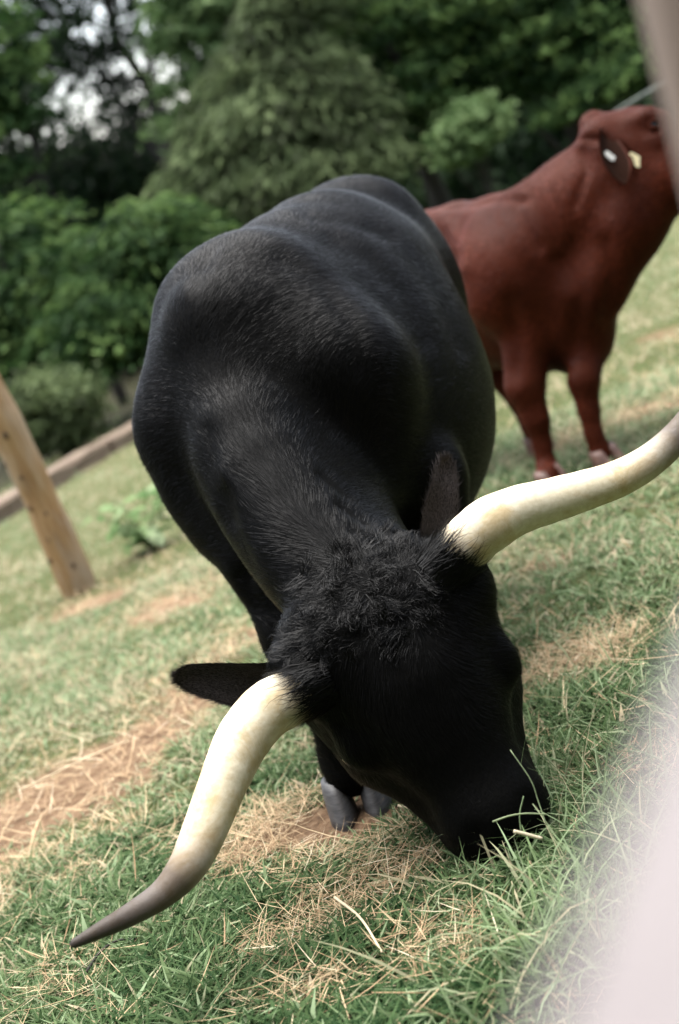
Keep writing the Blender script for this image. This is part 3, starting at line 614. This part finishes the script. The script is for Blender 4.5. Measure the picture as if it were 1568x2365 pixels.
    def tree(name, label, cat, blobs, kind, n_leaf, leaf, clump=.45, per=45, flatten=1.0, trunk_r=.12, group=None, droop=0, shell=.35, down=None, spray=0):
        """blobs: crown lobes as (view x, y, depth, half width m, half height m)"""
        cs = [(at(*q_[:3]), q_[3], q_[4]) if len(q_) == 5 else q_ for q_ in blobs]; c0 = cs[0][0] if down is None else at(*down)
        base = np.array([c0[0], c0[1], float(gz(0, c0[1])) - .05]); root = empty(name, base); tag(root, label, cat, group)
        vol = np.array([rw * rw * rh for _, rw, rh in cs]); nc = max(6, n_leaf // per); which = rng.choice(len(cs), nc, p=vol / vol.sum())
        q = rng.normal(0, 1, (nc, 3)); q /= np.linalg.norm(q, axis=1)[:, None]; q *= (shell + (1 - shell) * rng.random(nc) ** .5)[:, None] * rng.uniform(.8, 1.12, nc)[:, None]
        cc = np.array([cs[w_][0] for w_ in which]) + q * np.array([[cs[w_][1], cs[w_][1], cs[w_][2]] for w_ in which])
        cc[:, 2] = np.maximum(cc[:, 2], gz(0, cc[:, 1]) + .12)
        sz = clump * rng.uniform(.55, 1.3, nc); ctone = np.clip(rng.normal(.45, .33, nc), 0, 1)
        P = np.repeat(cc, per, 0) + rng.normal(0, .5, (nc * per, 3)) * np.repeat(sz, per)[:, None] * np.array([1, 1, .62 * flatten]); n = len(P)
        P[:, 2] -= droop * np.linalg.norm((P - np.repeat(cc, per, 0))[:, :2], axis=1); P[:, 2] = np.maximum(P[:, 2], gz(0, P[:, 1]) + .04)
        N = rng.normal(0, 1, (n, 3)) * np.array([.8, .8, .5]) + np.array([0, 0, .75]) + (P - np.repeat(cc, per, 0)) / np.repeat(sz, per)[:, None] * .6; N /= np.linalg.norm(N, axis=1)[:, None]
        T = np.cross(N, rng.normal(0, 1, (n, 3)))
        if spray:      # needles and fronds hang outwards from the stem
            out = P - np.array([c0[0], c0[1], 0]); out[:, 2] = -spray * np.linalg.norm(out[:, :2], axis=1); T = out / np.linalg.norm(out, axis=1)[:, None] + rng.normal(0, .3, (n, 3)); N = np.cross(T, np.cross(N, T)); N /= np.linalg.norm(N, axis=1)[:, None]
        T /= np.linalg.norm(T, axis=1)[:, None]; B = np.cross(N, T)
        s1 = leaf * rng.uniform(.6, 1.4, n)[:, None]; s2 = s1 * (.2 if spray > .4 else .42)
        V = np.stack([P - T * s1, P + B * s2, P + T * s1, P - B * s2], 1).reshape(-1, 3)
        o = mesh_obj('crown', V, np.arange(4 * n).reshape(-1, 4), LEAF[kind], root, smooth=False)
        set_attr(o, 'tone', np.clip(np.repeat(np.repeat(ctone, per) + rng.normal(0, .13, n), 4), 0, 1))
        top = max(c[2] + rh * .4 for c, _, rh in cs); pts = [base - np.array([0, 0, .2])]
        for k in range(1, 8):
            t = k / 7; pts.append(base * (1 - t) + np.array([c0[0], c0[1], top]) * t + np.array([rng.normal(0, .06), rng.normal(0, .06), 0]) * (1 + top - base[2]) * .3)
        pts = np.array(pts); rr = trunk_r * np.linspace(1.25, .25, 8); V, F = tube(spline(pts, 20), np.interp(np.linspace(0, 1, 20), np.linspace(0, 1, 8), rr), 9); tr = mesh_obj('trunk', V, F, M_bark, root)
        for k in rng.choice(nc, min(nc, 9), replace=False):
            t = rng.uniform(.25, .8); a = pts[int(t * 7)]; e = cc[k]; mid = (a + e) / 2 + np.array([0, 0, .12 * np.linalg.norm(e - a)])
            V, F = tube(spline([a, mid, e], 8), np.linspace(trunk_r * (1 - .7 * t) * .5, .008, 8), 6); mesh_obj('branch', V, F, M_bark, root)
        return root
    W = 'trees and shrubs at the edge of the wood'
    tree('cedar_tree', 'large feathery olive-green tree rising behind the bull\'s back', 'tree', [(620, 40, 18.4, .50, .55), (690, -60, 18.4, .6, .6), (540, 150, 18.2, .45, .45), (700, 150, 18.2, .65, .55), (470, 290, 18, .42, .42), (600, 290, 17.9, .7, .6), (780, 240, 18, .5, .5), (415, 400, 17.8, .36, .35), (520, 430, 17.6, .5, .45), (660, 420, 17.6, .7, .5), (800, 370, 17.7, .5, .45), (870, 330, 17.8, .3, .4)], 'olive', 34000, .085, .34, 40, .3, .14, W, .8, .25, spray=.6)
    tree('leafy_shrub', 'green arching shrub left of the bull\'s shoulder, below the dark gap', 'shrub', [(330, 560, 17, .85, .6), (250, 720, 16.6, .9, .5), (420, 640, 16.8, .6, .6), (200, 600, 17.2, .6, .5)], 'green', 16000, .07, .42, 36, .25, .05, W, .6, spray=.3)
    tree('leafy_shrub', 'dense mid-green shrub at the left picture edge above the round bush', 'shrub', [(60, 720, 17.6, .9, .8), (20, 560, 18, .8, .6), (130, 830, 17.2, .6, .45), (120, 620, 17.6, .6, .5)], 'green', 14000, .07, .42, 36, .3, .05, W, .5, spray=.3)
    tree('round_bush', 'low rounded olive bush behind the round wooden post at left', 'bush', [(105, 945, 14.6, .58, .42), (50, 980, 14.6, .45, .34), (170, 965, 14.7, .34, .33)], 'olive', 9000, .04, .22, 50, .8, .03, W, .2)
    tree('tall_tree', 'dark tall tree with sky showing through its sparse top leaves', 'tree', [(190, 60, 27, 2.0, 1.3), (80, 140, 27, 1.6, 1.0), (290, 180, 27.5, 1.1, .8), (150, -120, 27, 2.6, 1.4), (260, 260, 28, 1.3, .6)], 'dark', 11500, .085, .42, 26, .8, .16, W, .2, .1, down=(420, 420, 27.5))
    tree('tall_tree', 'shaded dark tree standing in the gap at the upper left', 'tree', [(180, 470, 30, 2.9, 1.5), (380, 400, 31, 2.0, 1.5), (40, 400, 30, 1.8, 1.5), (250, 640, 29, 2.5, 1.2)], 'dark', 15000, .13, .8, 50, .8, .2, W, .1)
    tree('leafy_tree', 'bright green leafy tree at the upper left picture edge', 'tree', [(10, 290, 20, .65, .75), (-70, 150, 20, .9, 1.0), (-20, 440, 20, .5, .5)], 'green', 5000, .09, .4, 40, .6, .08, W)
    tree('leafy_tree', 'yellow-green leafy tree just left of the feathery olive tree\'s top', 'tree', [(440, 110, 21, .6, .9), (470, -60, 21, .9, 1.0), (400, 270, 21, .35, .5), (520, 200, 21, .5, .8)], 'bright', 6000, .09, .4, 40, .6, .09, W)
    tree('broadleaf_tree', 'big dense green tree above the bull\'s rump', 'tree', [(900, 120, 20, 1.3, 1.3), (800, 30, 20.5, 1.2, 1.2), (960, 250, 19.4, .7, .7), (1020, 20, 20, 1.0, 1.0), (880, 330, 19.2, .5, .6)], 'green', 19000, .065, .34, 30, .55, .15, W)
    tree('broadleaf_tree', 'big dense green tree above the red cow\'s back', 'tree', [(1250, 80, 20, 1.1, 1.0), (1380, 120, 19.6, .9, .8), (1150, 130, 20.4, .9, .8), (1300, -60, 20, 1.2, .9), (1440, 20, 20, .9, .9)], 'green', 17000, .065, .34, 30, .55, .15, W)
    tree('leafy_shrub', 'pale green bush lit against the dark wood above the red cow\'s back', 'bush', [(1085, 300, 17, .36, .34), (1110, 270, 17, .28, .26), (1060, 350, 17, .26, .2)], 'bright', 3600, .055, .2, 26, .6, .03, W)
    tree('leafy_shrub', 'green shrub behind the red cow\'s raised head', 'shrub', [(1385, 205, 19, .42, .22), (1290, 260, 19.2, .25, .2), (1450, 160, 19, .36, .25)], 'green', 4500, .055, .24, 26, .5, .04, W)
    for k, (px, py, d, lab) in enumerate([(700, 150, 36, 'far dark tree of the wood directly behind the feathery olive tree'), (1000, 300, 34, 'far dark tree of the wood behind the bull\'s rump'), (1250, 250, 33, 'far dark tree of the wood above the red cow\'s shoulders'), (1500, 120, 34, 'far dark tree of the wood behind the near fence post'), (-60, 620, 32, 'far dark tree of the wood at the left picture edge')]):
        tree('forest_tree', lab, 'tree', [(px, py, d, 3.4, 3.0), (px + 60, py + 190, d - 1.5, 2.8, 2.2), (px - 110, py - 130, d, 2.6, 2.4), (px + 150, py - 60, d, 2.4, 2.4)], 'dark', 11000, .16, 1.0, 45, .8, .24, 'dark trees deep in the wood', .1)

    for p_, lab in (((13, 11, 0), 'unseen dark wood edge tree standing right of the pasture'), ((-11, 6, 0), 'unseen dark wood edge tree standing left of the pasture')):  # wood edge carried on out of view, added to block low side sky
        q = np.array(p_, float); tree('forest_tree', lab, 'tree', [(q + np.array(o_), rw, rh) for o_, rw, rh in (((0, 0, 3.5), 3, 3), ((1, 4.5, 3.2), 3, 3), ((-1, -4.5, 3.0), 3, 2.8), ((0, -9, 2.8), 3, 2.6), ((0, 2, 6), 3, 2))], 'dark', 9000, .2, 1.1, 45, .8, .24, 'dark trees deep in the wood', .1)
    # unseen tree, added behind the camera to keep camera-facing sides dark
    tree('sky_blocker_tree', 'unseen broad dark tree added behind the camera to block the sky', 'tree', [(np.array(p_), rw, rh) for p_, rw, rh in (((0, -5, 5.5), 3.6, 3.0), ((-5, -4.5, 4.6), 3.2, 3.0), ((5, -4.5, 4.6), 3.2, 3.0), ((-8.5, -2.5, 4.2), 2.6, 2.8), ((8.5, -2.5, 4.2), 2.6, 2.8), ((-3, -2.2, 6.2), 2.8, 1.8), ((3, -2.2, 6.2), 2.8, 1.8), ((0, -6, 2.4), 3.0, 1.6), ((-5, -6, 2.2), 3.0, 1.6), ((5, -6, 2.2), 3.0, 1.6))], 'dark', 19000, .26, 1.2, 40, .9, .35, None, .1)
    # -------------------------------------------------------------- weathered round post
    m, nt, b = mat('post_wood'); b.inputs['Roughness'].default_value = .8
    grain = noise(nt, 9, 6, .65, vec=mapping(nt, (6, 6, .5)), dist=.4)
    colr = ramp(nt, grain, [(.25, (.17, .085, .035)), (.5, (.36, .215, .095)), (.75, (.47, .335, .195))])
    grey = ramp(nt, noise(nt, 3, 3, .5, vec=mapping(nt, (3, 3, 1))), [(.45, (0, 0, 0)), (.65, (1, 1, 1))])
    nt.links.new(mix(nt, mix(nt, .55, (0, 0, 0), grey), colr, (.42, .36, .29)), b.inputs['Base Color']); bump(nt, b, grain, .5, .02); M_post = m
    pb = onground(185, 1362); pb = np.array([pb[0], pb[1], float(gz(0, pb[1]))])
    post = empty('wooden_post', pb); tag(post, 'round weathered wooden post with knots, planted in the grass at left', 'post')
    ph = np.linspace(-.25, 1.55, 30); V, F = tube(np.stack([pb[0] + .012 * np.sin(ph * 3), pb[1] + 0 * ph, pb[2] + ph], 1), (.086 - .004 * ph + .0035 * np.sin(ph * 9) + .002 * np.sin(ph * 23)), 24, flat=(1, 0, 0))
    mesh_obj('shaft', V, F, M_post, post)
    m, nt, b = mat('knot_wood'); b.inputs['Roughness'].default_value = .8
    nt.links.new(ramp(nt, noise(nt, 60, 3), [(.3, (.035, .02, .012)), (.7, (.11, .065, .035))]), b.inputs['Base Color']); M_knot = m
    for hz_, an, sz in ((.14, -1.15, .020), (.20, -2.35, .015), (.42, -1.3, .014), (.47, -2.1, .013), (.62, -1.75, .013), (.83, -1.5, .021), (.70, -2.5, .012), (1.05, -2.0, .016), (.30, -1.8, .010)):
        rad_ = .086 - .004 * hz_ + .0035 * math.sin(hz_ * 9); c = pb + np.array([math.cos(an) * rad_, math.sin(an) * rad_, hz_]); nn = np.array([math.cos(an), math.sin(an), 0]); tt = np.array([-nn[1], nn[0], 0]); V = [c + nn * .006]
        for ring, rr in ((.55, .004), (1, -.004)):
            for k in range(12): V.append(c + nn * rr + tt * math.cos(k * math.pi / 6) * sz * ring * .7 + np.array([0, 0, 1]) * math.sin(k * math.pi / 6) * sz * ring * 1.25)
        F = [(0, 1 + k, 1 + (k + 1) % 12) for k in range(12)] + [(1 + k, 13 + k, 13 + (k + 1) % 12, 1 + (k + 1) % 12) for k in range(12)]
        mesh_obj('knot', V, F, M_knot, post)

    # -------------------------------------------------------------- near fence the photographer leans over
    m, nt, b = mat('pale_fence_wood'); b.inputs['Roughness'].default_value = .85
    gr2 = noise(nt, 7, 6, .65, vec=mapping(nt, (5, 5, .6))); nt.links.new(ramp(nt, gr2, [(.25, (.17, .125, .10)), (.6, (.25, .19, .155)), (.8, (.31, .245, .20))]), b.inputs['Base Color']); bump(nt, b, gr2, .4, .01); M_fpost = m
    m, nt, b = mat('pale_rail_wood'); b.inputs['Roughness'].default_value = .8
    gr2 = noise(nt, 6, 6, .65, vec=mapping(nt, (2, 2, 2))); nt.links.new(ramp(nt, gr2, [(.25, (.145, .128, .127)), (.6, (.18, .161, .160)), (.8, (.21, .19, .188))]), b.inputs['Base Color']); M_frail = m
    def down_to(x, y, z):
        r = FWD + RIGHT * (x - 784) / FPX - UP * (y - 1182) / FPX; return EYEP + r * ((z - EYE) / r[2])
    RZ = EYE - .125; r1, r2 = down_to(1120, 2364, RZ), down_to(1580, 1330, RZ); rd = nrm(r2 - r1); rn = np.array([rd[1], -rd[0], 0])
    pa = at(1490 + 262, 0, .75); fpos = np.array([pa[0], pa[1], float(gz(0, pa[1]))])
    fence = empty('wooden_fence', fpos); tag(fence, 'pale wooden fence with post and rail, close to the camera at right', 'fence')
    def fpost(x, y, r, h, tilt=0):
        z = float(gz(0, y)); zz = np.linspace(z - .3, z + h, 16); V, F = tube(np.stack([x + tilt * (zz - 1.30), 0 * zz + y, zz], 1), r * (1 + .02 * np.sin(zz * 8)), 20, flat=(1, 0, 0)); mesh_obj('post', V, F, M_fpost, fence)
    fpost(pa[0], pa[1], 262 * .75 / FPX, 1.75, .06)
    back = r1 - rd * 1.1; fpost(back[0] + rn[0] * .09, back[1] + rn[1] * .09, .05, 1.3)
    end = r1 + rd * ((pa - r1) @ rd + 1.6); fpost(end[0] + rn[0] * .12 - rd[0] * .1, end[1] + rn[1] * .12 - rd[1] * .1, .06, 1.5); prof = [(0, -.012), (.006, -.003), (.018, 0), (.082, 0), (.094, -.003), (.1, -.012), (.1, -.04), (.09, -.045), (.01, -.045), (0, -.04)]; V = []
    for t in np.linspace(0, 1, 24):
        c = (r1 - rd * 1.2) * (1 - t) + end * t
        for a, h in prof: V.append(c + rn * (a + .0015 * math.sin(t * 40)) + np.array([0, 0, h]))
    k_ = len(prof); F = [(i * k_ + j, (i + 1) * k_ + j, (i + 1) * k_ + (j + 1) % k_, i * k_ + (j + 1) % k_) for i in range(23) for j in range(k_)] + [tuple(range(k_)), tuple(23 * k_ + j for j in range(k_))[::-1]]
    mesh_obj('rail', V, F, M_frail, fence, smooth=False)

    # -------------------------------------------------------------- bare grey limb behind the cow's head
    sb = at(1700, 130, 9.5); sroot = empty('dead_tree', (sb[0], sb[1], float(gz(0, sb[1])))); tag(sroot, 'bare grey dead tree whose limb shows behind the red cow\'s head', 'tree')
    m, nt, b = mat('bare_wood'); b.inputs['Roughness'].default_value = .8; nt.links.new(ramp(nt, noise(nt, 20, 5), [(.3, (.045, .055, .048)), (.7, (.09, .105, .09))]), b.inputs['Base Color'])
    zz = np.linspace(float(gz(0, sb[1])) - .2, sb[2] + 1.0, 12); V, F = tube(np.stack([sb[0] + .02 * np.sin(zz * 4), sb[1] + 0 * zz, zz], 1), np.linspace(.07, .03, 12), 10, flat=(1, 0, 0)); mesh_obj('trunk', V, F, m, sroot)
    V, F = tube(spline([at(1700, 118, 9.5), at(1600, 164, 9.5), at(1510, 207, 9.5), at(1440, 247, 9.5), at(1412, 264, 9.5)], 14), np.linspace(.028, .009, 14), 8); mesh_obj('branch', V, F, m, sroot)

    # -------------------------------------------------------------- small things in the grass
    LEAF['weed'] = leafy('leaf_weed', [(0, (.08, .15, .05)), (.5, (.16, .25, .10)), (1, (.33, .40, .24))], .4)
    wb = onground(352, 1270); wroot = empty('weed_plant', (wb[0], wb[1], float(gz(0, wb[1])))); tag(wroot, 'pale green broad-leaved weed standing left of the bull in the pasture', 'plant')
    for k in range(12):
        a = rng.uniform(0, 6.28); h = rng.uniform(.12, .34); tip = wb + np.array([math.cos(a) * h * .7, math.sin(a) * h * .7, h]); V, F = tube(spline([wb, (wb + tip) / 2 + np.array([0, 0, .05]), tip], 6), np.linspace(.005, .002, 6), 5); st_ = mesh_obj('stem', V, F, LEAF['weed'], wroot)
        for j in range(6):
            t = rng.uniform(.2, 1.0); p = wb * (1 - t) + tip * t; b2 = rng.uniform(0, 6.28); dv = np.array([math.cos(b2), math.sin(b2), rng.uniform(-.3, .35)]); sv = nrm(np.cross(dv, (0, 0, 1))); ln = rng.uniform(.07, .13); wv = ln * .36
            V = [p, p + dv * ln * .3 + sv * wv * .8, p + dv * ln * .35 + np.array([0, 0, .012]), p + dv * ln * .3 - sv * wv * .8, p + dv * ln * .65 + sv * wv * .75, p + dv * ln * .7 + np.array([0, 0, .008]), p + dv * ln * .65 - sv * wv * .75, p + dv * ln - np.array([0, 0, .02])]
            o = mesh_obj('leaf', V, [(0, 1, 2), (0, 2, 3), (1, 4, 5, 2), (3, 2, 5, 6), (4, 7, 5), (6, 5, 7)], LEAF['weed'], wroot); set_attr(o, 'tone', np.full(8, rng.random()))
    def stick(name, label, cat, pts, r0, r1_, material, tone=.7):
        P = spline(pts, 14); V, F = tube(P, np.linspace(r0, r1_, 14), 6); o = mesh_obj(name, V, F, material, origin=P[0]); set_attr(o, 'tone', np.full(len(V), tone)); return tag(o, label, cat)
    G = lambda x, y, h=.02: onground(x, y) + np.array([0, 0, h])
    stick('twig', 'thin dark curved twig lying in the grass below the left horn tip', 'twig', [G(212, 2280, .03), G(250, 2240, .04), G(290, 2212, .04), G(330, 2198, .03)], .003, .002, M_bark)
    stick('straw_stalk', 'short white straw stalk sticking out beside the bull\'s muzzle', 'straw', [at(1186, 1919, 2.28), at(1215, 1926, 2.28), at(1252, 1936, 2.28)], .0035, .003, M_straw, 1.)
    stick('grass_stem', 'thin pale green stem across the bull\'s dark muzzle', 'grass stem', [at(1138, 1897, 2.29), at(1175, 1884, 2.28), at(1215, 1878, 2.28), at(1262, 1880, 2.28)], .0018, .0014, M_grass, .76)
    stick('grass_stem', 'wiry seed stem rising in front of the bull\'s nose bridge', 'grass stem', [at(1262, 1905, 2.28), at(1243, 1850, 2.29), at(1225, 1800, 2.29), at(1178, 1731, 2.30)], .0012, .0009, M_grass, .74)
    stick('grass_stem', 'upright short green stem forking over the bull\'s muzzle', 'grass stem', [at(1203, 1918, 2.285), at(1200, 1880, 2.285), at(1209, 1838, 2.285)], .0013, .001, M_grass, .7)
    for k, (pp, lab) in enumerate([([(60, 1850), (160, 1800), (250, 1758), (310, 1735)], 'long tan straw stalk lying across the left bare patch'), ([(935, 1895), (985, 1908), (1000, 1912)], 'short bright straw stalk left of the bull\'s muzzle'), ([(790, 2110), (850, 2160), (900, 2240)], 'curved straw stalk in the grass below the bull\'s hoof')]):
        stick('straw_stalk', lab, 'straw', [G(x, y, .035) for x, y in pp], .0028, .002, M_straw, .9)
